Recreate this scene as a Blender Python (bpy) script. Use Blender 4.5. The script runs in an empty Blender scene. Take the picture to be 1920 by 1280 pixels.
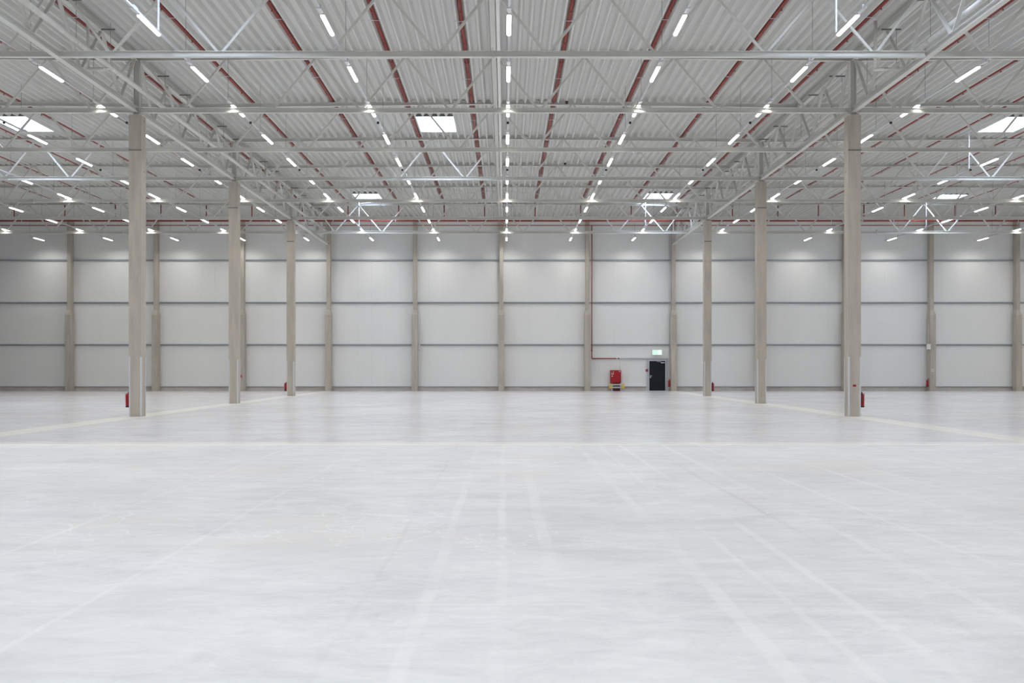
import bpy, bmesh, math, random
from mathutils import Vector, Matrix
random.seed(7)
C = bpy.context.scene.collection
S = bpy.context.scene

# ---------------------------------------------------------------- camera
CX = 0.34                     # the camera stands a little right of the hall's ridge line
H = 1.63
cam_d = bpy.data.cameras.new('camera')
cam_d.sensor_width = 36.0
cam_d.lens = 36.0 * 1866.0 / 1920.0
cam_d.shift_x = (960 - 947) / 1920.0
cam_d.shift_y = (689 - 640) / 1920.0
cam_d.clip_end = 300
cam = bpy.data.objects.new('camera', cam_d)
cam.location = (CX, 0, H)
cam.rotation_euler = (math.radians(90), 0, 0)
C.objects.link(cam)
S.camera = cam

# ---------------------------------------------------------------- world, exposure, light levels
LAMP_W = 42.0                 # watts of one LED batten
LAMP_COL = (1.0, 0.98, 0.94)
DIFF_E = 8.5                  # glow of a batten's diffuser
SKY_E = 24.0                  # glow of a skylight's milky dome
SKY_COL = (0.70, 0.81, 1.0)
w = bpy.data.worlds.new('world'); S.world = w; w.use_nodes = True
bg = w.node_tree.nodes['Background']
bg.inputs[0].default_value = (0.75, 0.85, 1.0, 1); bg.inputs[1].default_value = 1.0
S.view_settings.view_transform = 'Standard'
S.view_settings.look = 'None'
S.view_settings.gamma = 1.0
S.view_settings.use_curve_mapping = False
S.view_settings.exposure = 0.0
S.cycles.max_bounces = 8

# ---------------------------------------------------------------- hall grid
YW = 69.85                    # inner face of the back wall
XL, XR, YF = -48.0, 48.0, -14.6
Z_BOT0, Z_BOT1 = 10.17, 10.33
def zdeck(x):                 # underside of the deck: ridges at 0, +-24, +-48, valleys at the column rows
    t = abs(((x + 12.0) % 24.0) - 12.0) / 12.0
    return 12.06 + 0.14 * t
COLS_Y = [33.4, 45.4, 57.4]
TRUSS_Y = [27.4, 33.4, 39.4, 45.4, 51.4, 57.4, 63.4]
ORD = ['first', 'second', 'third', 'fourth', 'fifth', 'sixth', 'seventh', 'eighth', 'ninth', 'tenth', 'eleventh', 'twelfth', 'thirteenth', 'fourteenth']

# lights of the luminaires that hang outside the frame (towards and behind the camera, and at the sides)
def strip_light(x, y0, y1, z=10.38):
    n = (y1 - y0) / 4.33
    if n <= 0.3: return
    l = bpy.data.lights.new('luminaire_row_light', 'AREA')
    l.shape = 'RECTANGLE'; l.size = 0.1; l.size_y = y1 - y0
    l.energy = LAMP_W * n; l.color = LAMP_COL; l.spread = math.radians(150)
    o = bpy.data.objects.new('luminaire_row_light', l)
    o.location = (x, (y0 + y1) / 2, z); C.objects.link(o)

# ---------------------------------------------------------------- materials
def mat(name, col, rough=0.5, metal=0.0, noise=0.0, nscale=(3, 3, 3), bump=0.0, bscale=40, spec=0.5, col2=None):
    m = bpy.data.materials.new(name); m.use_nodes = True
    nt = m.node_tree; b = nt.nodes['Principled BSDF']
    b.inputs['Base Color'].default_value = (*col, 1)
    b.inputs['Roughness'].default_value = rough; b.inputs['Metallic'].default_value = metal
    b.inputs['Specular IOR Level'].default_value = spec
    g = nt.nodes.new('ShaderNodeNewGeometry')
    if noise > 0 or col2:
        mp = nt.nodes.new('ShaderNodeMapping'); mp.inputs['Scale'].default_value = nscale
        nt.links.new(g.outputs['Position'], mp.inputs['Vector'])
        n = nt.nodes.new('ShaderNodeTexNoise'); n.inputs['Scale'].default_value = 1.0
        n.inputs['Detail'].default_value = 5; n.inputs['Roughness'].default_value = 0.6
        nt.links.new(mp.outputs[0], n.inputs['Vector'])
        r = nt.nodes.new('ShaderNodeValToRGB')
        c2 = col2 or tuple(c * (1 - noise) for c in col)
        r.color_ramp.elements[0].position = 0.3; r.color_ramp.elements[1].position = 0.7
        r.color_ramp.elements[0].color = (*c2, 1); r.color_ramp.elements[1].color = (*col, 1)
        nt.links.new(n.outputs[0], r.inputs[0]); nt.links.new(r.outputs[0], b.inputs['Base Color'])
    if bump > 0:
        n2 = nt.nodes.new('ShaderNodeTexNoise'); n2.inputs['Scale'].default_value = bscale
        nt.links.new(g.outputs['Position'], n2.inputs['Vector'])
        bp = nt.nodes.new('ShaderNodeBump'); bp.inputs['Strength'].default_value = bump; bp.inputs['Distance'].default_value = 0.01
        nt.links.new(n2.outputs[0], bp.inputs['Height']); nt.links.new(bp.outputs[0], b.inputs['Normal'])
    return m
def emis(name, col, e):
    m = bpy.data.materials.new(name); m.use_nodes = True
    b = m.node_tree.nodes['Principled BSDF']
    b.inputs['Base Color'].default_value = (0.8, 0.8, 0.8, 1)
    b.inputs['Emission Color'].default_value = (*col, 1); b.inputs['Emission Strength'].default_value = e
    return m

M = {}
M['paint'] = mat('white_steel_paint', (0.66, 0.655, 0.615), 0.4, noise=0.06, nscale=(1, 1, 1))
M['galv'] = mat('galvanised_steel', (0.66, 0.70, 0.75), 0.35, 0.2, noise=0.1, nscale=(6, 6, 6))
M['galv_shade'] = mat('girt_steel_painted_shade', (0.33, 0.355, 0.37), 0.5, 0.1, noise=0.1, nscale=(4, 4, 4))  # darker copy of the galvanised steel: the girts' underside shade put into colour
M['galv_dark'] = mat('dull_strut_channel', (0.20, 0.215, 0.215), 0.45, 0.3, noise=0.15, nscale=(8, 8, 8))
M['deck'] = mat('painted_roof_sheet', (0.65, 0.652, 0.625), 0.5, noise=0.05, nscale=(.6, .15, 1))
M['pipe_red'] = mat('sprinkler_red', (0.30, 0.05, 0.04), 0.45, noise=0.15, nscale=(3, 3, 3))
M['red'] = mat('signal_red', (0.37, 0.006, 0.012), 0.4, noise=0.08, nscale=(9, 9, 9))
M['darkred'] = mat('dark_red_plastic', (0.13, 0.01, 0.012), 0.5, noise=0.1, nscale=(9, 9, 9))
M['black'] = mat('black_rubber', (0.02, 0.02, 0.022), 0.6, noise=0.2, nscale=(9, 9, 9))
M['door'] = mat('anthracite_door_paint', (0.010, 0.013, 0.022), 0.6, spec=0.25, noise=0.1, nscale=(2, 2, 2))
M['frame'] = mat('light_grey_door_frame', (0.52, 0.55, 0.58), 0.4, noise=0.05, nscale=(2, 2, 2))
M['white'] = mat('white_plastic', (0.75, 0.75, 0.74), 0.4, noise=0.04, nscale=(5, 5, 5))
M['yellow'] = mat('guard_yellow', (0.82, 0.54, 0.03), 0.45, noise=0.08, nscale=(5, 5, 5))
M['track'] = mat('pale_track_paint', (0.66, 0.67, 0.69), 0.4, noise=0.05, nscale=(2, 2, 2))
M['foil'] = mat('pale_pipe_jacket', (0.76, 0.74, 0.70), 0.3, 0.0, noise=0.15, nscale=(6, 6, 6), bump=0.6, bscale=22)
M['mortar'] = mat('dark_backing', (0.30, 0.31, 0.31), 0.7, noise=0.05, nscale=(2, 2, 2))
M['curb'] = mat('white_skylight_curb', (0.72, 0.74, 0.77), 0.5, noise=0.04, nscale=(2, 2, 2))
M['concrete'] = mat('grey_beige_concrete', (0.53, 0.48, 0.415), 0.75, nscale=(5, 5, .7), bump=0.5, bscale=30, col2=(0.40, 0.365, 0.315))
M['plinth'] = mat('grey_concrete_plinth', (0.62, 0.59, 0.55), 0.75, nscale=(1.2, 2, 4), bump=0.4, bscale=25, col2=(0.48, 0.45, 0.42))
M['tube'] = mat('bright_white_tube', (0.86, 0.86, 0.84), 0.25, noise=0.03, nscale=(2, 2, 2))
M['diffuser'] = emis('lit_diffuser', (1.0, 0.97, 0.92), DIFF_E)
M['sky_pane'] = emis('backlit_milky_dome', SKY_COL, SKY_E)
M['exit_mint'] = emis('lit_mint_panel', (0.42, 0.95, 0.72), 0.55)
M['exit_green'] = emis('lit_green_stripe', (0.12, 0.70, 0.48), 0.6)
M['exit_white'] = emis('lit_white_panel', (0.8, 1.0, 0.95), 0.6)

def wall_mat():
    m = bpy.data.materials.new('ribbed_wall_sheet'); m.use_nodes = True
    nt = m.node_tree; b = nt.nodes['Principled BSDF']; N = nt.nodes.new; Lk = nt.links.new
    b.inputs['Roughness'].default_value = 0.5
    g = N('ShaderNodeNewGeometry')
    mp = N('ShaderNodeMapping'); mp.inputs['Scale'].default_value = (1.0, 1.0, 0.12); Lk(g.outputs['Position'], mp.inputs['Vector'])
    n = N('ShaderNodeTexNoise'); n.inputs['Scale'].default_value = 1.3; n.inputs['Detail'].default_value = 4; Lk(mp.outputs[0], n.inputs['Vector'])
    r = N('ShaderNodeValToRGB'); r.color_ramp.elements[0].color = (0.785, 0.79, 0.785, 1); r.color_ramp.elements[1].color = (0.825, 0.826, 0.815, 1)
    Lk(n.outputs[0], r.inputs[0]); Lk(r.outputs[0], b.inputs['Base Color'])
    sx = N('ShaderNodeSeparateXYZ'); Lk(g.outputs['Position'], sx.inputs[0])
    mu = N('ShaderNodeMath'); mu.operation = 'MULTIPLY'; mu.inputs[1].default_value = 2 * math.pi / 0.1; Lk(sx.outputs[0], mu.inputs[0])
    sn = N('ShaderNodeMath'); sn.operation = 'SINE'; Lk(mu.outputs[0], sn.inputs[0])
    bp = N('ShaderNodeBump'); bp.inputs['Strength'].default_value = 0.35; bp.inputs['Distance'].default_value = 0.003
    Lk(sn.outputs[0], bp.inputs['Height']); Lk(bp.outputs[0], b.inputs['Normal'])
    return m
M['wall'] = wall_mat()

def floor_mat():
    m = bpy.data.materials.new('power_floated_concrete'); m.use_nodes = True
    nt = m.node_tree; b = nt.nodes['Principled BSDF']; N = nt.nodes.new; Lk = nt.links.new
    g = N('ShaderNodeNewGeometry'); P = g.outputs['Position']
    sp = N('ShaderNodeSeparateXYZ'); Lk(P, sp.inputs[0]); X, Y = sp.outputs[0], sp.outputs[1]
    def ma(op, a, c=None, d=None, clamp=False):
        n = N('ShaderNodeMath'); n.operation = op; n.use_clamp = clamp
        for i, v in enumerate((a, c, d)):
            if v is None: continue
            if isinstance(v, (int, float)): n.inputs[i].default_value = v
            else: Lk(v, n.inputs[i])
        return n.outputs[0]
    def noise(scale, sc=1.0, det=5, rough=0.6, off=0.0, dist=0.0):
        mp = N('ShaderNodeMapping'); mp.inputs['Scale'].default_value = scale; mp.inputs['Location'].default_value = (off, off * 1.7, 0)
        Lk(P, mp.inputs['Vector'])
        n = N('ShaderNodeTexNoise'); n.inputs['Scale'].default_value = sc; n.inputs['Detail'].default_value = det
        n.inputs['Roughness'].default_value = rough; n.inputs['Distortion'].default_value = dist
        Lk(mp.outputs[0], n.inputs['Vector']); return n.outputs[0]
    def smooth(v, e0, e1):          # 1 below e0, 0 above e1
        n = N('ShaderNodeMapRange'); n.interpolation_type = 'SMOOTHSTEP'
        n.inputs['From Min'].default_value = e0; n.inputs['From Max'].default_value = e1
        n.inputs['To Min'].default_value = 1; n.inputs['To Max'].default_value = 0
        Lk(v, n.inputs['Value']); return n.outputs[0]
    def mix(f, a, c):
        n = N('ShaderNodeMix'); n.data_type = 'RGBA'
        if isinstance(f, (int, float)): n.inputs[0].default_value = f
        else: Lk(f, n.inputs[0])
        for i, v in ((6, a), (7, c)):
            if isinstance(v, tuple): n.inputs[i].default_value = (*v, 1)
            else: Lk(v, n.inputs[i])
        return n.outputs[2]
    big = noise((.16, .16, 1), det=3, off=4)
    mid = noise((.7, 1.1, 1), det=7, rough=.66, off=11, dist=.7)
    fine = noise((2.0, 4.2, 1), det=8, rough=.78, off=2, dist=.8)
    f = ma('ADD', ma('MULTIPLY', big, .25), ma('ADD', ma('MULTIPLY', mid, .35), ma('MULTIPLY', fine, .40)))
    r = N('ShaderNodeValToRGB'); Lk(f, r.inputs[0])
    cr = r.color_ramp; cr.elements[0].position = .395; cr.elements[1].position = .595
    cr.elements[0].color = (.535, .545, .57, 1); cr.elements[1].color = (.75, .76, .78, 1)
    e = cr.elements.new(.5); e.color = (.655, .665, .687, 1)
    col = r.outputs[0]
    # faint warm and violet clouds of the cured slab
    col = mix(ma('MULTIPLY', smooth(noise((.3, .3, 1), det=4, off=31), .40, .60), .25), col, (.655, .655, .69))
    col = mix(ma('MULTIPLY', smooth(noise((.22, .3, 1), det=4, off=51), .30, .47), .5), col, (.66, .645, .61))
    # long curing tracks that run away from the camera, only in the near slab
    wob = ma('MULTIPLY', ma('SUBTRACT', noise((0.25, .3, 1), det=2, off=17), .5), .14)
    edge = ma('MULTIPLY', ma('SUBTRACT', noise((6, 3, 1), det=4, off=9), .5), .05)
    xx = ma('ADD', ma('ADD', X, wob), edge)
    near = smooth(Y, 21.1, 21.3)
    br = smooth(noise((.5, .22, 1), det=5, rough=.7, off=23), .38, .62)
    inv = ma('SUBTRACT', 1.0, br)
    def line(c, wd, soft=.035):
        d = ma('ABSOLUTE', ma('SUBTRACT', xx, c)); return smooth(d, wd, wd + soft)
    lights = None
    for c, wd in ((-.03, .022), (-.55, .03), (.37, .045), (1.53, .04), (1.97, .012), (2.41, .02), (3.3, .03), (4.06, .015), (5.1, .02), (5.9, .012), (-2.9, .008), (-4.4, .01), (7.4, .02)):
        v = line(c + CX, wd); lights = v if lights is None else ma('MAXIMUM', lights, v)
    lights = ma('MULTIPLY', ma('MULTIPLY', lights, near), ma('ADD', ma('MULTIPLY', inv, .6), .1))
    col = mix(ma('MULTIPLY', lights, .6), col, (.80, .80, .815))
    dark = ma('MAXIMUM', line(-1.0 + CX, .006, .03), line(2.9 + CX, .008, .05))
    dark = ma('MULTIPLY', ma('MULTIPLY', dark, near), ma('ADD', ma('MULTIPLY', br, .26), .04))
    col = mix(dark, col, (.45, .44, .44))
    # thin curling scratches
    sn = noise((.55, .55, 1), det=2, off=71, dist=1.5)
    sc = smooth(ma('ABSOLUTE', ma('SUBTRACT', sn, .5)), .001, .008)
    sc2 = smooth(ma('ABSOLUTE', ma('SUBTRACT', noise((.35, .8, 1), det=2, off=93, dist=2.0), .47)), .001, .007)
    sc = ma('MULTIPLY', ma('MAXIMUM', sc, sc2), smooth(noise((.3, .3, 1), det=2, off=5), .38, .5))
    col = mix(ma('MULTIPLY', sc, .45), col, (.82, .82, .82))
    # cross seam and cream joint strips on the column lines
    seam = smooth(ma('ABSOLUTE', ma('SUBTRACT', ma('ADD', Y, edge), 6.8)), .004, .03)
    col = mix(ma('MULTIPLY', seam, .18), col, (.5, .5, .5))
    j = None
    for c in (-36, -12, 12, 36):
        v = smooth(ma('ABSOLUTE', ma('SUBTRACT', ma('ADD', X, edge), c)), .28, .55); j = v if j is None else ma('MAXIMUM', j, v)
    for c in (21.4, 45.4):
        v = smooth(ma('ABSOLUTE', ma('SUBTRACT', ma('ADD', Y, edge), c)), .28 if c < 40 else .1, .48 if c < 40 else .2)
        if c > 40: v = ma('MULTIPLY', v, .4)
        j = ma('MAXIMUM', j, v)
    col = mix(ma('MULTIPLY', ma('SUBTRACT', 1.0, near), .04), col, (.42, .43, .47))
    col = mix(ma('MULTIPLY', ma('MULTIPLY', j, ma('ADD', ma('MULTIPLY', br, .25), .75)), .95), col, (.83, .81, .765))
    slot = None
    for ax, c in ((X, -12), (X, 12), (Y, 21.52)):
        v = smooth(ma('ABSOLUTE', ma('SUBTRACT', ax, c)), .008, .02); slot = v if slot is None else ma('MAXIMUM', slot, v)
    col = mix(ma('MULTIPLY', slot, .35), col, (.45, .43, .40))
    Lk(col, b.inputs['Base Color'])
    rg = ma('ADD', .215, ma('MULTIPLY', near, ma('ADD', .10, ma('MULTIPLY', mid, .12)))); Lk(rg, b.inputs['Roughness'])
    b.inputs['Specular IOR Level'].default_value = 0.32
    bp = N('ShaderNodeBump'); bp.inputs['Strength'].default_value = .12; bp.inputs['Distance'].default_value = .01
    bp.inputs['Strength'].default_value = .1; Lk(ma('MULTIPLY', fine, smooth(Y, 8.0, 21.0)), bp.inputs['Height']); Lk(bp.outputs[0], b.inputs['Normal'])
    return m
M['floor'] = floor_mat()

# ---------------------------------------------------------------- mesh builder
class MB:
    def __init__(s): s.v = []; s.f = []; s.m = []; s.sm = []
    def quadbox(s, P, mi=0):
        k = len(s.v); s.v += [tuple(p) for p in P]
        for f in ((0, 3, 2, 1), (4, 5, 6, 7), (0, 1, 5, 4), (1, 2, 6, 5), (2, 3, 7, 6), (3, 0, 4, 7)):
            s.f.append(tuple(k + i for i in f)); s.m.append(mi); s.sm.append(False)
    def box(s, x0, x1, y0, y1, z0, z1, mi=0):
        s.quadbox([(x0, y0, z0), (x1, y0, z0), (x1, y1, z0), (x0, y1, z0), (x0, y0, z1), (x1, y0, z1), (x1, y1, z1), (x0, y1, z1)], mi); return s
    def bar(s, p, q, a, b, up=(0, 0, 1), off=(0, 0), mi=0):
        """rectangular bar p->q; a = size across, b = size along 'up'"""
        p, q = Vector(p), Vector(q); d = (q - p).normalized(); u = Vector(up)
        sd = d.cross(u)
        if sd.length < 1e-4: sd = d.cross(Vector((1, 0, 0)))
        sd.normalize(); u = sd.cross(d).normalized()
        o = sd * off[0] + u * off[1]; P = []
        for e in (p, q):
            for i, j in ((-1, -1), (1, -1), (1, 1), (-1, 1)): P.append(e + o + sd * (i * a / 2) + u * (j * b / 2))
        k = len(s.v); s.v += [tuple(x) for x in P]
        for f in ((0, 1, 2, 3), (7, 6, 5, 4), (0, 4, 5, 1), (1, 5, 6, 2), (2, 6, 7, 3), (3, 7, 4, 0)):
            s.f.append(tuple(k + i for i in f)); s.m.append(mi); s.sm.append(False)
        return s
    def ibeam(s, p, q, wd, h, t=0.014, up=(0, 0, 1)):
        s.bar(p, q, wd, t, up, (0, h / 2 - t / 2)); s.bar(p, q, wd, t, up, (0, -h / 2 + t / 2)); s.bar(p, q, t, h - 2 * t, up); return s
    def tube(s, p, q, r, n=8, mi=0, r2=None):
        return s.rings([(Vector(p), r), (Vector(q), r if r2 is None else r2)], n, mi)
    def rings(s, pr, n=8, mi=0):
        d = (pr[-1][0] - pr[0][0]).normalized()
        a = d.orthogonal().normalized(); b = d.cross(a); k = len(s.v)
        for c, r in pr:
            for i in range(n):
                t = 2 * math.pi * i / n; s.v.append(tuple(c + a * (r * math.cos(t)) + b * (r * math.sin(t))))
        for j in range(len(pr) - 1):
            for i in range(n):
                s.f.append((k + j * n + i, k + j * n + (i + 1) % n, k + (j + 1) * n + (i + 1) % n, k + (j + 1) * n + i)); s.m.append(mi); s.sm.append(True)
        s.f.append(tuple(k + i for i in reversed(range(n)))); s.m.append(mi); s.sm.append(False)
        e = k + (len(pr) - 1) * n; s.f.append(tuple(e + i for i in range(n))); s.m.append(mi); s.sm.append(False)
        return s
    def path(s, pts, r, n=8, mi=0):
        for a, b in zip(pts[:-1], pts[1:]): s.tube(a, b, r, n, mi)
        return s
    def mesh(s, name, mats):
        me = bpy.data.meshes.new(name); me.from_pydata(s.v, [], s.f)
        for m_ in (mats if isinstance(mats, (list, tuple)) else [mats]): me.materials.append(m_)
        me.polygons.foreach_set('material_index', s.m); me.polygons.foreach_set('use_smooth', s.sm)
        bm = bmesh.new(); bm.from_mesh(me); bmesh.ops.recalc_face_normals(bm, faces=bm.faces); bm.to_mesh(me); bm.free()
        me.update(); return me
    def build(s, name, mats, parent=None, loc=None):
        o = bpy.data.objects.new(name, s.mesh(name, mats)); C.objects.link(o)
        if parent: o.parent = parent
        if loc: o.location = loc
        return o
def tag(o, label=None, cat=None, group=None, kind=None):
    for k, v in (('label', label), ('category', cat), ('group', group), ('kind', kind)):
        if v: o[k] = v
    return o
def empty(name, loc, label, cat, group=None):
    o = bpy.data.objects.new(name, None); o.location = loc; o.empty_display_size = .1; C.objects.link(o)
    return tag(o, label, cat, group)
def copy_tree(o, kids, parent=None):
    c = o.copy(); C.objects.link(c)
    if parent: c.parent = parent
    for ch in kids.get(o.name, []): copy_tree(ch, kids, c)
    return c
def kids_of(root):
    k = {}
    def rec(o):
        k[o.name] = list(o.children)
        for ch in o.children: rec(ch)
    rec(root); return k

# ---------------------------------------------------------------- room shell
def slab(name, x0, x1, y0, y1, z0, z1, m): return tag(MB().box(x0, x1, y0, y1, z0, z1).build(name, m), kind='structure')
slab('floor', XL - .3, XR + .3, YF - .3, YW + .3, -0.3, 0, M['floor'])

PIT = 0.325
SKY = []                       # (x centre, y0, y1, width) of the skylights
for xr, yc in ((-20.8, 42.85), (-2.93, 42.85), (21.6, 42.85), (-8.6, 61.65), (9.3, 61.65), (27.4, 61.65), (-8.2, 24.0), (9.3, 24.0), (27.4, 24.0), (-26.5, 24.0),
               (-38.5, 42.85), (39.5, 42.85), (-20.8, 5.2), (-2.93, 5.2), (21.6, 5.2)):
    SKY.append((round((xr + CX) / PIT) * PIT, yc - 1.35, yc + 1.35))
SW = PIT * 2.5                 # half width: whole ribs
def deck():
    ys = sorted({YF, YW} | {v for s in SKY for v in s[1:]})
    prof = []
    n = int(round((XR - XL) / PIT)) + 1
    k0 = round(XL / PIT)
    for k in range(k0, k0 + n + 1):
        c = k * PIT            # groove centre
        prof += [(c - .065, .135), (c + .065, .135), (c + .135, 0.0), (c + .190, 0.0)]
    v, f = [], []
    for x, dz in prof:
        for y in ys: v.append((x, y, zdeck(x) + dz))
    ny = len(ys)
    for i in range(len(prof) - 1):
        xm = (prof[i][0] + prof[i + 1][0]) / 2
        for j in range(ny - 1):
            ym = (ys[j] + ys[j + 1]) / 2
            if any(abs(xm - s[0]) < SW and s[1] < ym < s[2] for s in SKY): continue
            f.append((i * ny + j, i * ny + j + 1, (i + 1) * ny + j + 1, (i + 1) * ny + j))
    me = bpy.data.meshes.new('ceiling'); me.from_pydata(v, [], f); me.materials.append(M['deck']); me.update()
    o = bpy.data.objects.new('ceiling', me); C.objects.link(o); tag(o, kind='structure')
    return o
ceil = deck()
# insulation above the deck closes the shell (with the skylight wells left open)
def roof_top():
    ys = sorted({YF - .3, YW + .3} | {v for s in SKY for v in s[1:]})
    xs = sorted({XL - .5, XR + .5} | {v for s in SKY for v in (s[0] - SW, s[0] + SW)})
    mb = MB()
    for a, b in zip(xs[:-1], xs[1:]):
        for c, d in zip(ys[:-1], ys[1:]):
            if any(abs((a + b) / 2 - s[0]) < SW and s[1] < (c + d) / 2 < s[2] for s in SKY): continue
            mb.box(a, b, c, d, 12.37, 12.55)
    mb.build('roof_insulation', M['mortar'], ceil)
roof_top()
# profile fillers along the wall, a darker closure strip at the top of the deck
for i, (sx, y0, y1) in enumerate(sorted(SKY, key=lambda s: (s[1], s[0]))):
    vis = abs(sx - CX) < .53 * y0 + 2 and y0 > 30
    side = 'the left bay' if sx < -12 else 'the right bay' if sx > 12 else ('middle bay left of the ridge' if sx < 0 else 'middle bay right of the ridge')
    row = 'nearest row over the camera' if y0 < 20 else 'second row over the hall' if y0 < 30 else 'front visible row' if y0 < 50 else 'back row near the far wall'
    # number apart those that would fall on the same words
    out = ' and outermost' if abs(sx) > 34 else ''
    e = empty('skylight', (sx, (y0 + y1) / 2, 12.2), f'white skylight{out}, {side}, {row}', 'skylight', 'roof skylights')
    mb = MB(); t = .03; y0l, y1l = y0 - (y0 + y1) / 2, y1 - (y0 + y1) / 2
    z0, z1 = zdeck(sx) - 12.2 + .0, .75
    mb.box(-SW, -SW + t, y0l, y1l, z0, z1).box(SW - t, SW, y0l, y1l, z0, z1).box(-SW + t, SW - t, y1l - t, y1l, z0, z1).box(-SW + t, SW - t, y0l, y0l + t, z0, z1)
    mb.build('curb', M['curb'], e)
    MB().box(-SW, SW, y0l - .02, y0l - .001, z0 + .003, z0 + .15).build('groove_filler', M['galv_dark'], e)
    MB().box(-SW, SW, y0l, y1l, z1, z1 + .05).build('dome_pane', M['sky_pane'], e)
    mb = MB(); mb.box(-.02, .02, y0l + t, y1l - t, z1 - .04, z1)
    mb.build('glazing_bar', M['curb'], e)

# back wall: backing, 1 m ribbed sheets, girts, concrete plinth
DX0, DX1 = 10.36, 11.67       # opening in the wall for the door with its frame
wb = tag(MB().box(XL, DX0, YW + .06, YW + .25, 0, 12.36).box(DX1, XR, YW + .06, YW + .25, 0, 12.36).box(DX0, DX1, YW + .06, YW + .25, 2.2, 12.36).build('wall_back', M['mortar']), kind='structure')
pm = MB().box(-.4985, .4985, 0, .06, .28, 12.3).mesh('wall_panel', M['wall'])
px_ = -47.5
while px_ < 48:
    x0, x1 = px_ - .4985, px_ + .4985
    if x1 > DX0 and x0 < DX1:
        mb = MB()
        mb.box(x0, x1, YW, YW + .06, 2.2, 12.3)
        if x0 < DX0: mb.box(x0, DX0, YW, YW + .06, .28, 2.2)
        if x1 > DX1: mb.box(DX1, x1, YW, YW + .06, .28, 2.2)
        mb.build('wall_panel', M['wall'], wb)
    else:
        o = bpy.data.objects.new('wall_panel', pm); C.objects.link(o); o.location = (px_, YW, 0); o.parent = wb
    px_ += 1.0
PX = [6 * k + .08 + (.024 * k if k < 0 else 0) for k in range(-6, 7)]       # wall pillars
PXE = [XL] + PX + [XR]
tag(MB().box(XL, DX0, YW - .04, YW + .06, 0, .275).box(DX1, XR, YW - .04, YW + .06, 0, .275).build('baseboard_back', M['plinth']), kind='structure')
for a, b in zip(PXE[:-1], PXE[1:]):
    for z in (.31, 3.24, 6.19, 9.17):
        if b - a < .5: continue
        x0, x1 = a + .15, b - .15
        segs = [(x0, x1)]
        if z < 1 and x0 < DX0 < x1: segs = [(x0, DX0 - .12), (DX1 + .05, x1)]
        for s0, s1 in segs:
            if s1 - s0 < .3: continue
            mb = MB()
            hh = .07 if z < 1 else .13
            zt = z + hh / 2
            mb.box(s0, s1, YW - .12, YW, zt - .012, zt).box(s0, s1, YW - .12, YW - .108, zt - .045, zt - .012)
            mb.box(s0, s1, YW - .085, YW - .002, z - hh / 2, zt - .013, 1)  # recessed lower strip, its shade painted in by the darker material
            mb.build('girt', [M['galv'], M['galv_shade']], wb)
# side walls and the wall behind the camera
for nm, x0, x1 in (('wall_left', XL - .25, XL), ('wall_right', XR, XR + .25)):
    slab(nm, x0, x1, YF, YW, 0, 12.36, M['wall'])
slab('wall_front', XL, XR, YF - .25, YF, 0, 12.36, M['wall'])

# ---------------------------------------------------------------- concrete pillars on the back wall
def pillar_mesh():
    yb = YW - .001
    prof = [(0, .20, .60), (5.30, .20, .60), (5.65, .13, .44), (12.0, .13, .44)]
    v, f = [], []
    for z, hw, d in prof: v += [(-hw, -d, z), (hw, -d, z), (hw, 0, z), (-hw, 0, z)]
    for i in range(3):
        k = i * 4
        for a in range(4): f.append((k + a, k + (a + 1) % 4, k + 4 + (a + 1) % 4, k + 4 + a))
    f.append((3, 2, 1, 0)); f.append((12, 13, 14, 15))
    me = bpy.data.meshes.new('wall_pillar'); me.from_pydata(v, [], f); me.materials.append(M['concrete'])
    bm = bmesh.new(); bm.from_mesh(me)
    bmesh.ops.recalc_face_normals(bm, faces=bm.faces)
    bmesh.ops.bevel(bm, geom=[e for e in bm.edges if abs(e.verts[0].co.z - e.verts[1].co.z) > .1], offset=.012, segments=1, affect='EDGES')
    bm.to_mesh(me); bm.free(); return me
pmesh = pillar_mesh()
for i, x in enumerate(PX):
    k = i - 6
    lab = {0: 'concrete pillar at the middle of the back wall', 1: 'concrete pillar with the red riser pipe beside it', 2: 'concrete pillar just right of the dark door', -1: 'concrete pillar with a small grey box on its right side',
           5: 'concrete pillar with a white box and red sign near the right edge'}.get(k)
    if not lab: lab = f'slender concrete back wall pillar, {ORD[abs(k) - 1]} to the {"left" if k < 0 else "right"} of the middle one'
    o = bpy.data.objects.new('wall_pillar', pmesh); C.objects.link(o); o.location = (x, YW - .11, 0)
    # body stands clear of the girts; a saddle ties it to the wall
    tag(o, lab, 'pillar', 'concrete pillars along the back wall')
    if k == 0: s0 = MB().box(-.1, .1, .0, .11, 0, 12.0).mesh('pillar_back', M['concrete'])
    b = bpy.data.objects.new('pillar_back', s0) if k >= 0 else None
    if b is None:
        s0 = MB().box(-.1, .1, .0, .11, 0, 12.0).mesh('pillar_back', M['concrete']) if i == 0 else s0
        b = bpy.data.objects.new('pillar_back', s0)
    C.objects.link(b); b.parent = o

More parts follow.
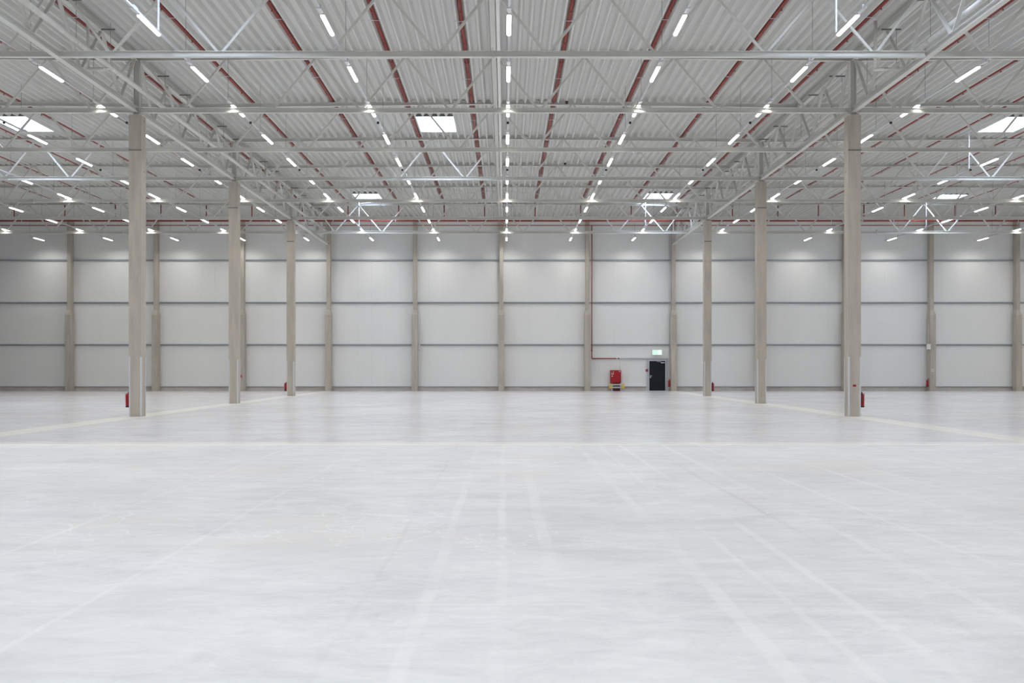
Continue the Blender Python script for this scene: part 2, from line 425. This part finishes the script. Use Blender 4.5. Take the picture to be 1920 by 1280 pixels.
# ---------------------------------------------------------------- interior columns
def make_column():
    root = empty('concrete_column', (0, 0, 0), '', 'column', 'free-standing concrete columns')
    mb = MB(); mb.box(-.195, .195, -.195, .195, 0, 2.0).box(-.21, .21, -.21, .21, 2.0, 10.05); sh = mb.build('shaft', M['concrete'], root)
    for sx, sy in ((-1, -1), (1, -1), (1, 1), (-1, 1)):
        g = MB(); a0, a1 = .196, .208
        X0, X1 = sorted((sx * a0, sx * a1)); Y0, Y1 = sorted((sy * a0, sy * a1)); xi = sorted((sx * (a1 - .045), sx * a0)); yi = sorted((sy * (a1 - .045), sy * a0))
        g.box(X0, X1, min(Y0, yi[0]), max(Y1, yi[1]), 0.01, 1.99); g.box(xi[0], xi[1], Y0, Y1, 0.01, 1.99)
        g.build('corner_guard', M['galv'], root)
    MB().box(-.218, .218, -.222, -.21, 8.86, 8.91).box(-.218, .218, .21, .222, 8.86, 8.91).build('strap', M['galv_dark'], root)
    mb = MB(); mb.box(-.2, .2, -.2, .2, 10.05, 10.075); mb.ibeam((0, 0, 10.075), (0, 0, 12.03), .2, .2, .016, up=(1, 0, 0)); mb.build('steel_post', M['paint'], root)
    for z in (8.2, 9.9):
        MB().tube((.205, .03, z), (.2135, .03, z), .022, 8).tube((-.2135, .03, z), (-.205, .03, z), .022, 8).build('socket', M['black'], root)
    return root
proto = make_column(); kk = kids_of(proto); first = True
for sx in (-1, 1):
    for j, y in enumerate(COLS_Y):
        o = proto if first else copy_tree(proto, kk); first = False
        o.location = (sx * 12, y, 0)
        o['label'] = f'{("nearest", "second", "farthest")[j]} square concrete column of the {"left" if sx < 0 else "right"} row'

# ---------------------------------------------------------------- roof trusses across the hall
def make_truss():
    root = empty('roof_truss', (0, 0, 0), '', 'truss', 'white lattice roof trusses across the hall')
    E = 11.90; zc = (Z_BOT0 + Z_BOT1) / 2
    MB().ibeam((-E, 0, zc), (-.012, 0, zc), .14, .16).ibeam((.012, 0, zc), (E, 0, zc), .14, .16).build('bottom_chord', M['paint'], root)
    for s in (-1, 1):
        MB().ibeam((s * E, 0, 11.98), (s * .012, 0, 12.12 - .002), .14, .155).build('top_chord', M['paint'], root)
    MB().box(-.012, .012, -.09, .09, Z_BOT0 - .06, Z_BOT1 + .08).box(-.012, .012, -.09, .09, 11.98, 12.19).build('splice_plate', M['paint'], root)
    for k in range(-4, 4):
        xf = 3 * k + 1.5
        for dx in (-1.5, 1.5):
            xt = xf + dx
            if abs(xt) > 11.9: xt = math.copysign(11.8, xt)
            zt = 11.90 + .14 * (1 - abs(xt) / 12)
            off = .07 if dx > 0 else -.07
            MB().bar((xf + off, 0, Z_BOT1 - .01), (xt - off * .6, 0, zt + .01), .07, .07, up=(0, 1, 0)).build('diagonal', M['paint'], root)
    return root
tp = make_truss(); kk = kids_of(tp); first = True
for bx, bn in ((0, 'middle'), (-24, 'left'), (24, 'right')):
    ys = [y for y in TRUSS_Y if bx == 0 or y * .53 + 3 > 12]
    for j, y in enumerate(ys):
        o = tp if first else copy_tree(tp, kk); first = False
        o.location = (bx, y, 0)
        o['label'] = f'white steel lattice truss across the {bn} bay, {ORD[len(ys) - 1 - j]} from the back wall'

# primary trusses above the column rows
def make_primary():
    root = empty('column_row_truss', (0, 0, 0), '', 'truss', 'lattice trusses along the column rows')
    a, b = .12, 11.88
    MB().ibeam((0, a, 10.25), (0, b, 10.25), .17, .17).build('bottom_chord', M['paint'], root)
    MB().ibeam((0, a, 11.97), (0, b, 11.97), .17, .17).build('top_chord', M['paint'], root)
    for k in range(4):
        yf = 1.5 + 3 * k
        for dy in (-1.5, 1.5):
            yt = min(max(yf + dy, .25), 11.75)
            o = .06 if dy > 0 else -.06
            mb = MB(); p, q = (0, yf + o, 10.33), (0, yt - o * .6, 11.89)
            mb.bar(p, q, .008, .09, up=(1, 0, 0)); mb.bar(p, q, .05, .008, up=(1, 0, 0), off=(.021, .045)); mb.bar(p, q, .05, .008, up=(1, 0, 0), off=(.021, -.045))
            mb.build('diagonal', M['paint'], root)
    return root
pp = make_primary(); kk = kids_of(pp); first = True
for s in (-1, 1):
    for j, y in enumerate((21.4, 33.4, 45.4, 57.4)):
        o = pp if first else copy_tree(pp, kk); first = False
        o.location = (s * 12, y, 0)
        o['label'] = f'white lattice truss along the {"left" if s < 0 else "right"} column row, ' + ('from the frame edge to the nearest column', 'between the nearest and second columns', 'between the second and farthest columns', 'from the farthest column to the back wall')[j]

# ridge beam and tie tube
MB().ibeam((-.03, 21.4, 11.93), (-.03, 69.2, 11.93), .16, .14).build('ridge_beam', M['paint'])
tag(bpy.data.objects['ridge_beam'], 'wide white steel beam running along the ridge under the roof', 'beam')
tag(MB().box(.08, .18, 21.4, 69.2, 11.79, 11.885).build('ridge_tube', M['tube']), 'bright white square tube alongside the ridge beam', 'tube')

# bracing rods in the last but one bay
for s, n1 in ((-1, 'left'), (1, 'right')):
    for y0, y1, n2 in ((57.5, 63.3, 'running farther away towards the columns'), (63.3, 57.5, 'running nearer towards the columns')):
        z = 11.86 if y0 < y1 else 11.82
        o = MB().tube((s * .2, y0, z), (s * 11.8, y1, z - .08), .014, 6).build('bracing_rod', M['paint'])
        tag(o, f'thin roof bracing rod {n1} of the ridge, {n2}', 'rod', 'roof bracing rods')

# ---------------------------------------------------------------- luminaire tracks and LED battens
TX = [-31.8, -27.1, -22.55, -17.95, -13.55, -9.12, -4.55, .1, 4.48, 8.78, 13.82, 20.65, 26.4, 32.6]
LY = [25.5 + 4.24 * k for k in range(11)]
DROPS = {5: (26.2, 62.2), 9: (26.4, 62.2), 11: (44.3,), 12: (62.4,)}
def tname(i):
    k = i - 7
    return 'the centre track' if k == 0 else f'the {ORD[abs(k) - 1]} track {"left" if k < 0 else "right"} of centre'
def capsule_half(L, wd, h):    # frosted cover: rounded ends and rounded underside
    v, f = [], []; n = 6; sec = []
    ends = [(-L / 2, .35), (-L / 2 + .02, .8), (-L / 2 + .05, 1), (L / 2 - .05, 1), (L / 2 - .02, .8), (L / 2, .35)]
    for y, s in ends:
        for i in range(n + 1):
            a = math.pi * i / n; v.append((wd / 2 * s * math.cos(a), y, -h * s * math.sin(a)))
    m = n + 1
    for j in range(len(ends) - 1):
        for i in range(n): f.append((j * m + i, j * m + i + 1, (j + 1) * m + i + 1, (j + 1) * m + i))
        f.append((j * m, (j + 1) * m, (j + 1) * m + n, j * m + n))
    f.append(tuple(reversed(range(m)))); f.append(tuple((len(ends) - 1) * m + i for i in range(m)))
    me = bpy.data.meshes.new('diffuser'); me.from_pydata(v, [], f); me.materials.append(M['diffuser'])
    bm = bmesh.new(); bm.from_mesh(me); bmesh.ops.recalc_face_normals(bm, faces=bm.faces); bm.to_mesh(me); bm.free(); return me
def make_batten():
    root = empty('led_batten', (0, 0, 10.37), '', 'light', 'LED battens on the ceiling tracks')
    o = bpy.data.objects.new('diffuser', capsule_half(1.5, .115, .05)); C.objects.link(o); o.parent = root; o.location = (0, 0, .03)
    MB().box(-.045, .045, -.75, .75, .03, .058).build('housing', M['track'], root)
    l = bpy.data.lights.new('batten_light', 'AREA'); l.shape = 'RECTANGLE'; l.size = .1; l.size_y = 1.45
    l.energy = LAMP_W; l.color = LAMP_COL; l.spread = math.radians(150)
    lo = bpy.data.objects.new('batten_light', l); C.objects.link(lo); lo.parent = root; lo.location = (0, 0, -.03)
    return root
bp_ = make_batten(); kk = kids_of(bp_); first = True
for i, xr in enumerate(TX):
    x = xr + CX
    vis = [y for y in LY if abs(xr) < .5145 * y + 1.2]
    y_first = vis[0]
    for y in vis:
        o = bp_ if first else copy_tree(bp_, kk); first = False
        o.location = (x, y, 10.37)
        n = 10 - LY.index(y)
        pos = 'nearest the back wall' if n == 0 else f'{ORD[n]} from the back wall'
        o['label'] = f'lit white LED batten on {tname(i)}, {pos}'
    y0 = y_first - 2.3
    t = empty('light_track', (x, y0, 10.45), f'slim pale suspended luminaire rail, {tname(i)[4:]} line over the hall', 'light track', 'suspended luminaire tracks')
    MB().box(-.03, .03, 0, 69.1 - y0, -.02, .03).build('rail', M['track'], t)
    wy = y0 + .9; wm = None
    while wy < 69:
        if wm is None: wm = MB().tube((0, 0, .03), (0, 0, zdeck(x) - 10.45), .006, 5).mesh('suspension_wire', M['galv_dark'])
        o = bpy.data.objects.new('suspension_wire', wm); C.objects.link(o); o.parent = t; o.location = (0, wy - y0, 0); wy += 4.33
    jm = MB().box(-.055, .055, -.14, .14, -.045, .055).mesh('connector_box', M['track'])
    for y in vis:
        if y - 1.15 < y0 + .2: continue
        o = bpy.data.objects.new('connector_box', jm); C.objects.link(o); o.parent = t; o.location = (0, y - 1.05 - y0, 0)
    sm = MB().tube((0, 0, -.09), (0, 0, -.02), .045, 10).mesh('motion_sensor', M['black'])
    for y in (35.65, 44.15):
        if y > y0 + 1:
            o = bpy.data.objects.new('motion_sensor', sm); C.objects.link(o); o.parent = t; o.location = (0, y - y0, 0)
    for y in DROPS.get(i, ()):
        MB().box(-.022, .022, -.022, .022, .03, zdeck(x) - 10.45).build('power_drop', M['track'], t, (0, y - y0, 0))
    strip_light(x, -12.5, y0)
for x in (37.5, 42, 46): strip_light(x, -12.5, 68.5)

# ---------------------------------------------------------------- sprinkler pipes
SPX = [-31.4, -28.3, -25.2, -22.2, -19.3, -16.2, -13.1, -9.93, -6.85, -4.04, -1.23, 1.85, 4.97, 8.07, 10.98, 14.6, 17.4, 20.2, 23.0, 25.75, 28.8, 31.6]
YM, ZM = 63.95, 11.06
hm = MB(); hm.tube((0, 0, -.11), (0, 0, -.03), .014, 6); hm.tube((0, 0, -.125), (0, 0, -.11), .03, 8)
head_mesh = hm.mesh('sprinkler_head', M['pipe_red'])
cm = MB()
for a in range(6):
    t0, t1 = math.pi * a / 6, math.pi * (a + 1) / 6
    cm.bar((.062 * math.cos(t0), 0, -.062 * math.sin(t0)), (.062 * math.cos(t1), 0, -.062 * math.sin(t1)), .03, .01, up=(0, 1, 0))
clamp_mesh = cm.mesh('pipe_clamp', M['darkred'])
bm_ = MB(); bm_.bar((-.19, 0, -.075), (.19, 0, -.075), .03, .012); bm_.tube((-.19, 0, -.08), (-.21, 0, -.01), .010, 5); bm_.tube((.19, 0, -.08), (.21, 0, -.01), .010, 5)
hook_mesh = bm_.mesh('cable_bracket', M['galv'])
for i, xr in enumerate(SPX):
    x = round((xr + CX) / PIT) * PIT
    ystart = max(24.5, (abs(xr) - 1.5) / .5145 - 2)
    z = zdeck(x) + .066
    k = i - 10
    if k <= 0: nm = 'just left of the ridge beam' if k == 0 else f'{ORD[-k]} left of the ridge beam'
    else: nm = 'just right of the ridge beam' if k == 1 else f'{ORD[k - 1]} right of the ridge beam'
    t = empty('sprinkler_pipe', (x, ystart, z), f'red sprinkler pipe running towards the back wall, {nm}', 'pipe', 'red sprinkler pipes under the deck')
    MB().tube((0, 0, 0), (0, YM - ystart, 0), .058, 12).build('pipe', M['pipe_red'], t)
    MB().tube((0, YM - ystart, .02), (0, YM - ystart, ZM - z + .06), .036, 8).build('drop_pipe', M['pipe_red'], t)
    y = 25.0
    while y < 62:
        for yy, me in ((y + 1.1, head_mesh), (y + 4.2, head_mesh), (y + 3.15, clamp_mesh), (y + 5.0, hook_mesh)):
            if ystart + .3 < yy < 62:
                o = bpy.data.objects.new(me.name, me); C.objects.link(o); o.parent = t; o.location = (0, yy - ystart, 0)
        y += 6.0
mp_ = empty('sprinkler_main', (0, YM, ZM), 'thick red sprinkler main running across the hall before the back wall', 'pipe')
MB().tube((-36, 0, 0), (36, 0, 0), .058, 12).build('pipe', M['pipe_red'], mp_)
hg = MB().tube((0, 0, .05), (0, 0, 1.2), .006, 5).box(-.02, .02, -.065, .065, -.065, .06).mesh('pipe_hanger', M['galv'])
for k in range(-8, 9):
    o = bpy.data.objects.new('pipe_hanger', hg); C.objects.link(o); o.parent = mp_; o.location = (k * 4.0 + 1.3, 0, 0)

# thin red pipe high on the wall, its riser and the branch to the hose cabinet
RX = 6.36; rp = empty('hydrant_pipe', (RX, YW - .78, 0), 'thin red pipe high on the back wall with a riser down to the hose cabinet', 'pipe')
MB().tube((-36 - RX, 0, 11.50), (36 - RX, 0, 11.50), .028, 8).build('wall_run', M['pipe_red'], rp)
MB().path([(0, 0, 11.50), (0, 0, 2.27)], .036, 10).tube((0, 0, 3.0), (0, 0, 2.75), .055, 8).tube((0, 0, 2.45), (0, 0, 2.3), .05, 8).build('riser', M['pipe_red'], rp)
MB().tube((0, 0, 2.27), (1.95, 0, 2.27), .04, 10).build('branch', M['pipe_red'], rp)
MB().tube((1.95, 0, 2.33), (1.95, 0, 2.21), .05, 8).tube((1.7, 0, 2.27), (1.78, 0, 2.27), .055, 8).tube((1.96, 0, 2.27), (1.96, 0, 1.45), .018, 8).build('valve_pipe', M['galv'], rp)

# ---------------------------------------------------------------- rainwater pipes with hangers
for s, px, pz in ((-1, -11.6, 10.72), (1, 12.18, 10.735)):
    sd = 'left' if s < 0 else 'right'
    t = empty('rainwater_pipe', (px, 22, pz), f'thick pale jacketed rainwater pipe hung along the {sd} column row', 'pipe', 'rainwater pipes along the column rows')
    MB().tube((0, 0, 0), (0, 43.9, 0), .08, 14).build('pipe', M['foil'], t)
    band = MB().tube((0, -.02, 0), (0, .02, 0), .086, 12).mesh('band', M['galv'])
    for k in range(17):
        y = 27.7 + 2.42 * k - 22
        if y > 43.9: break
        o = bpy.data.objects.new('band', band); C.objects.link(o); o.parent = t; o.location = (0, y, 0)
    for k in range(17):
        y = 27.7 + 2.42 * k - 22
        if any(abs(y + 22 - ty) < .16 for ty in TRUSS_Y): y += .3
        if y > 43.9: break
        bx0, bx1 = (-.37, .12) if s < 0 else (-.45, .12)
        if s < 0: bx0 = -.28
        g = MB().box(bx0 + 0, bx1 + .02, y - .02, y + .02, 11.84 - pz, 11.88 - pz)
        g.tube((0, y, .08), (0, y, 12.06 - pz), .006, 5)
        g.build('hanger', M['galv_dark'], t)
    for yd in (29.8, 65.6):
        g = MB(); sx = -.55 if s < 0 else -.75; zc = 10.56 - pz
        ym = yd - 22
        g.path([(sx, ym, 12.0 - pz), (sx, ym, zc)], .05, 10); g.path([(sx - .04, ym, zc), (-.05, ym, zc), (0, ym + .3, -.02)], .055, 10)
        g.build('roof_outlet', M['foil'], t)

# small dark detectors under the deck
for x, y, wd in ((2.33 + CX, 39.0 + .1, 'nearer'), (2.98 + CX, 50.9, 'farther')):
    k = round(x / PIT - .5); x = (k + .5) * PIT
    t = empty('smoke_detector', (x, y, zdeck(x)), f'{wd} small dark detector under the deck right of the ridge', 'detector', 'ceiling detectors')
    MB().box(-.06, .06, -.05, .05, -.03, -.002).build('base', M['darkred'], t)
    MB().tube((0, 0, -.10), (0, 0, -.03), .05, 10).build('sensor', M['black'], t)

# ---------------------------------------------------------------- door with frame, closer, handle
Y0 = YW
d = tag(MB().box(10.46, 11.57, Y0 - .03, Y0 + .03, .01, 2.10).build('door_1', M['door']), kind='structure')
fm = MB(); fm.box(10.36, 10.455, Y0 - .08, Y0 + .06, 0, 2.20).box(11.575, 11.67, Y0 - .08, Y0 + .06, 0, 2.20).box(10.455, 11.575, Y0 - .08, Y0 + .06, 2.105, 2.20)
fm.build('door_frame', M['frame'], d)
h = MB(); h.box(10.52, 10.57, Y0 - .04, Y0 - .03, .90, 1.10).tube((10.545, Y0 - .09, 1.05), (10.545, Y0 - .04, 1.05), .012, 8).tube((10.535, Y0 - .09, 1.05), (10.66, Y0 - .09, 1.05), .013, 8)
h.build('door_handle', M['galv'], d)
h = MB(); h.box(11.28, 11.53, Y0 - .09, Y0 - .03, 1.94, 2.0).bar((11.3, Y0 - .06, 2.03), (10.97, Y0 - .06, 2.06), .02, .02)
h.build('door_closer', M['galv'], d)
# light steel trimmer and posts around the door field
tr = tag(MB().ibeam((8.45, Y0 - .06, 2.27), (11.78, Y0 - .06, 2.27), .09, .08, .01).build('trim_1', M['galv']), kind='structure')
MB().box(10.24, 10.32, Y0 - .1, Y0 - .01, 0, 2.225).box(11.70, 11.76, Y0 - .1, Y0 - .01, 0, 2.225).build('door_post', M['galv'], tr)
MB().box(6.40, 8.4, Y0 - .09, Y0 - .01, 2.23, 2.27).build('rail', M['galv'], tr)

# exit sign
e = empty('exit_sign', (10.99, Y0 - .1, 2.70), 'lit pale green and white exit sign box above the dark door', 'sign')
MB().box(-.35, .35, -.03, .08, -.19, .19).build('housing', M['white'], e)
MB().box(-.33, -.04, -.036, -.03, -.17, .17).build('mint_panel', M['exit_mint'], e)
MB().box(-.04, .02, -.036, -.03, -.17, .17).build('green_stripe', M['exit_green'], e)
MB().box(.02, .33, -.036, -.03, -.17, .17).build('white_panel', M['exit_white'], e)
MB().tube((0, .05, -.4), (0, .05, -.19), .01, 6).build('cable', M['galv'], e)

# fire hose cabinet with guard rail
e = empty('hose_cabinet', (8.07, Y0 - .27, .45), 'red fire hose cabinet with white symbols on the back wall', 'fire hose cabinet')
mb = MB(); mb.box(-.37, .37, -.12, .145, .1, 1.0)
mb.build('body', M['red'], e)
MB().box(-.355, .355, -.138, -.122, .115, .985).build('door', M['red'], e)
MB().box(-.30, .30, -.10, .1, -.45, .1).build('stand', M['darkred'], e)
mb = MB()    # hose pictogram: frame, reel, flame strokes
zc, xc, yy = .83, -.23, -.1415
def flat(x0, x1, z0, z1): mb.box(xc + x0, xc + x1, yy, yy + .003, zc + z0, zc + z1)
for a in range(10):
    t0, t1 = 2 * math.pi * a / 10, 2 * math.pi * (a + 1) / 10
    mb.bar((xc - .035 + .045 * math.cos(t0), yy, zc + .045 + .045 * math.sin(t0)), (xc - .035 + .045 * math.cos(t1), yy, zc + .045 + .045 * math.sin(t1)), .003, .018, up=(0, 1, 0))
flat(-.095, .095, -.125, -.095); flat(.04, .06, -.095, .06); flat(.06, .085, -.04, -.015); flat(-.09, -.07, -.09, 0); flat(-.05, .0, -.06, -.04); flat(.07, .095, .03, .09)
mb.build('hose_symbol', M['white'], e)
MB().tube((.26, -.142, .92), (.26, -.138, .92), .045, 12).build('round_label', M['white'], e)
MB().box(-.30, -.22, -.142, -.138, .55, .62).build('small_label', M['white'], e)
MB().box(-.08, .12, -.15, -.138, .12, .16).build('latch', M['darkred'], e)
e = empty('guard_rail', (8.11, Y0 - .62, 0), 'low grey guard rail with yellow ends before the red hose cabinet', 'guard rail')
for sx in (-.33, .33): MB().box(sx - .045, sx + .045, -.04, .04, 0, .52).box(sx - .1, sx + .1, -.08, .08, 0, .012).build('post', M['frame'], e)
for z in (.255, .445):
    mb = MB(); mb.bar((-.36, -.075, z), (.36, -.075, z), .05, .10); mb.bar((-.36, -.105, z), (.36, -.105, z), .012, .05); mb.build('rail', M['frame'], e)
    for sx in (-1, 1):
        mb = MB(); mb.bar((sx * .36, -.08, z), (sx * .50, -.08, z), .065, .13); mb.tube((sx * .50, -.08, z - .065), (sx * .50, -.08, z + .065), .034, 10); mb.build('end_cap', M['yellow'], e)

# call points, boxes and signs
def callpoint(name, x, y, z, label, cat):
    t = empty(name, (x, y, z), label, cat)
    MB().box(-.09, .09, -.02, 0, -.09, .09).build('plate', M['white'] if name == 'fire_sign' else M['red'], t)
    mb = MB()
    for a in range(12):
        t0, t1 = 2 * math.pi * a / 12, 2 * math.pi * (a + 1) / 12
        mb.bar((.055 * math.cos(t0), -.024, .055 * math.sin(t0)), (.055 * math.cos(t1), -.024, .055 * math.sin(t1)), .008, .028, up=(0, 1, 0))
    mb.build('ring', M['red'] if name == 'fire_sign' else M['white'], t)
    MB().tube((0, -.026, 0), (0, -.02, 0), .018, 8).build('button', M['darkred'], t)
callpoint('call_point', 10.28, Y0 - .101, 1.44, 'small red alarm call point left of the door frame', 'call point')
callpoint('fire_sign', 29.98 + .05, Y0 - .712, 1.44, 'small red ring sign on the pillar near the right edge', 'sign')
callpoint('pillar_call_point', -18.02, Y0 - .712, 1.03, 'tiny red call point on the pillar behind the second left column', 'call point')
bpy.data.objects['pillar_call_point'].name = 'call_point.001'
def jbox(x, y, z, wx, wz, label):
    t = empty('junction_box', (x, y, z), label, 'electrical box')
    MB().box(-wx, wx, -.09, 0, -wz, wz).build('body', M['white'], t)
    MB().box(-wx + .01, wx - .01, -.098, -.09, -wz + .02, wz - .02).build('lid', M['white'], t)
    MB().tube((0, -.045, -wz - .06), (0, -.045, -wz), .018, 8).build('gland', M['black'], t)
    MB().tube((.0, -.03, wz), (.0, -.03, wz + 1.4), .01, 6).build('cable', M['galv'], t)
jbox(29.62 + .12, Y0 - .712, 3.08, .13, .19, 'white square electrical box on the pillar near the right edge')
jbox(-5.64, Y0 - .35, 3.07, .06, .19, 'narrow pale electrical box right of the pillar left of the middle')
t = empty('column_sticker', (12.0, 33.4 - .198, 1.03), 'small red label stuck on the nearest right column', 'label')
MB().box(-.055, .055, -.004, 0, -.035, .035).build('plate', M['red'], t)
MB().box(-.03, .03, -.006, -.004, -.012, .006).build('print', M['darkred'], t)
t = empty('door_conduit', (11.84, Y0 - .13, 0), 'thin conduit down the wall between the door and the pillar', 'conduit')
MB().tube((0, 0, 2.3), (0, 0, 11.3), .016, 6).build('pipe', M['galv'], t)

# ---------------------------------------------------------------- fire extinguishers
def make_ext():
    root = empty('fire_extinguisher', (0, 0, 0), '', 'fire extinguisher', 'wall-hung fire extinguishers')
    V = Vector
    MB().rings([(V((0, 0, .03)), .078), (V((0, 0, .05)), .08), (V((0, 0, .40)), .08), (V((0, 0, .445)), .066), (V((0, 0, .475)), .03), (V((0, 0, .49)), .022)], 16).build('cylinder', M['red'], root)
    MB().tube((0, 0, 0), (0, 0, .05), .083, 16).build('foot_ring', M['black'], root)
    MB().tube((0, 0, .485), (0, 0, .53), .02, 10).tube((-.035, 0, .515), (.035, 0, .515), .012, 8).build('valve', M['galv'], root)
    MB().bar((-.02, -.02, .535), (.03, -.11, .565), .022, .012).bar((-.02, -.02, .525), (.03, -.10, .515), .02, .01).build('handle', M['black'], root)
    MB().path([(.03, 0, .515), (.085, -.02, .49), (.1, -.03, .40), (.095, -.03, .12)], .012, 8).build('hose', M['black'], root)
    MB().box(-.045, .045, -.084, -.079, .18, .32).build('print_label', M['white'], root)
    MB().box(-.02, .02, .08, .10, .2, .5).build('bracket', M['galv'], root)
    return root
ex = make_ext(); kk = kids_of(ex); first = True
for x, y, z, rz, lab in ((-12.31, 33.4, .30, math.pi / 2, 'red fire extinguisher hung on the nearest left column'),
                         (12.31, 33.4, .30, -math.pi / 2, 'red fire extinguisher hung on the nearest right column'),
                         (-12.31, 57.4, .28, math.pi / 2, 'red fire extinguisher hung on the farthest left column'),
                         (12.31, 57.4, .28, -math.pi / 2, 'red fire extinguisher hung on the farthest right column'),
                         (11.775, YW - .45, .30, math.pi / 2, 'red fire extinguisher between the dark door and the pillar'),
                         (29.775, YW - .45, .30, math.pi / 2, 'red fire extinguisher on the pillar with the white box at right')):
    o = ex if first else copy_tree(ex, kk); first = False
    o.location = (x, y, z); o.rotation_euler = (0, 0, rz); o['label'] = lab
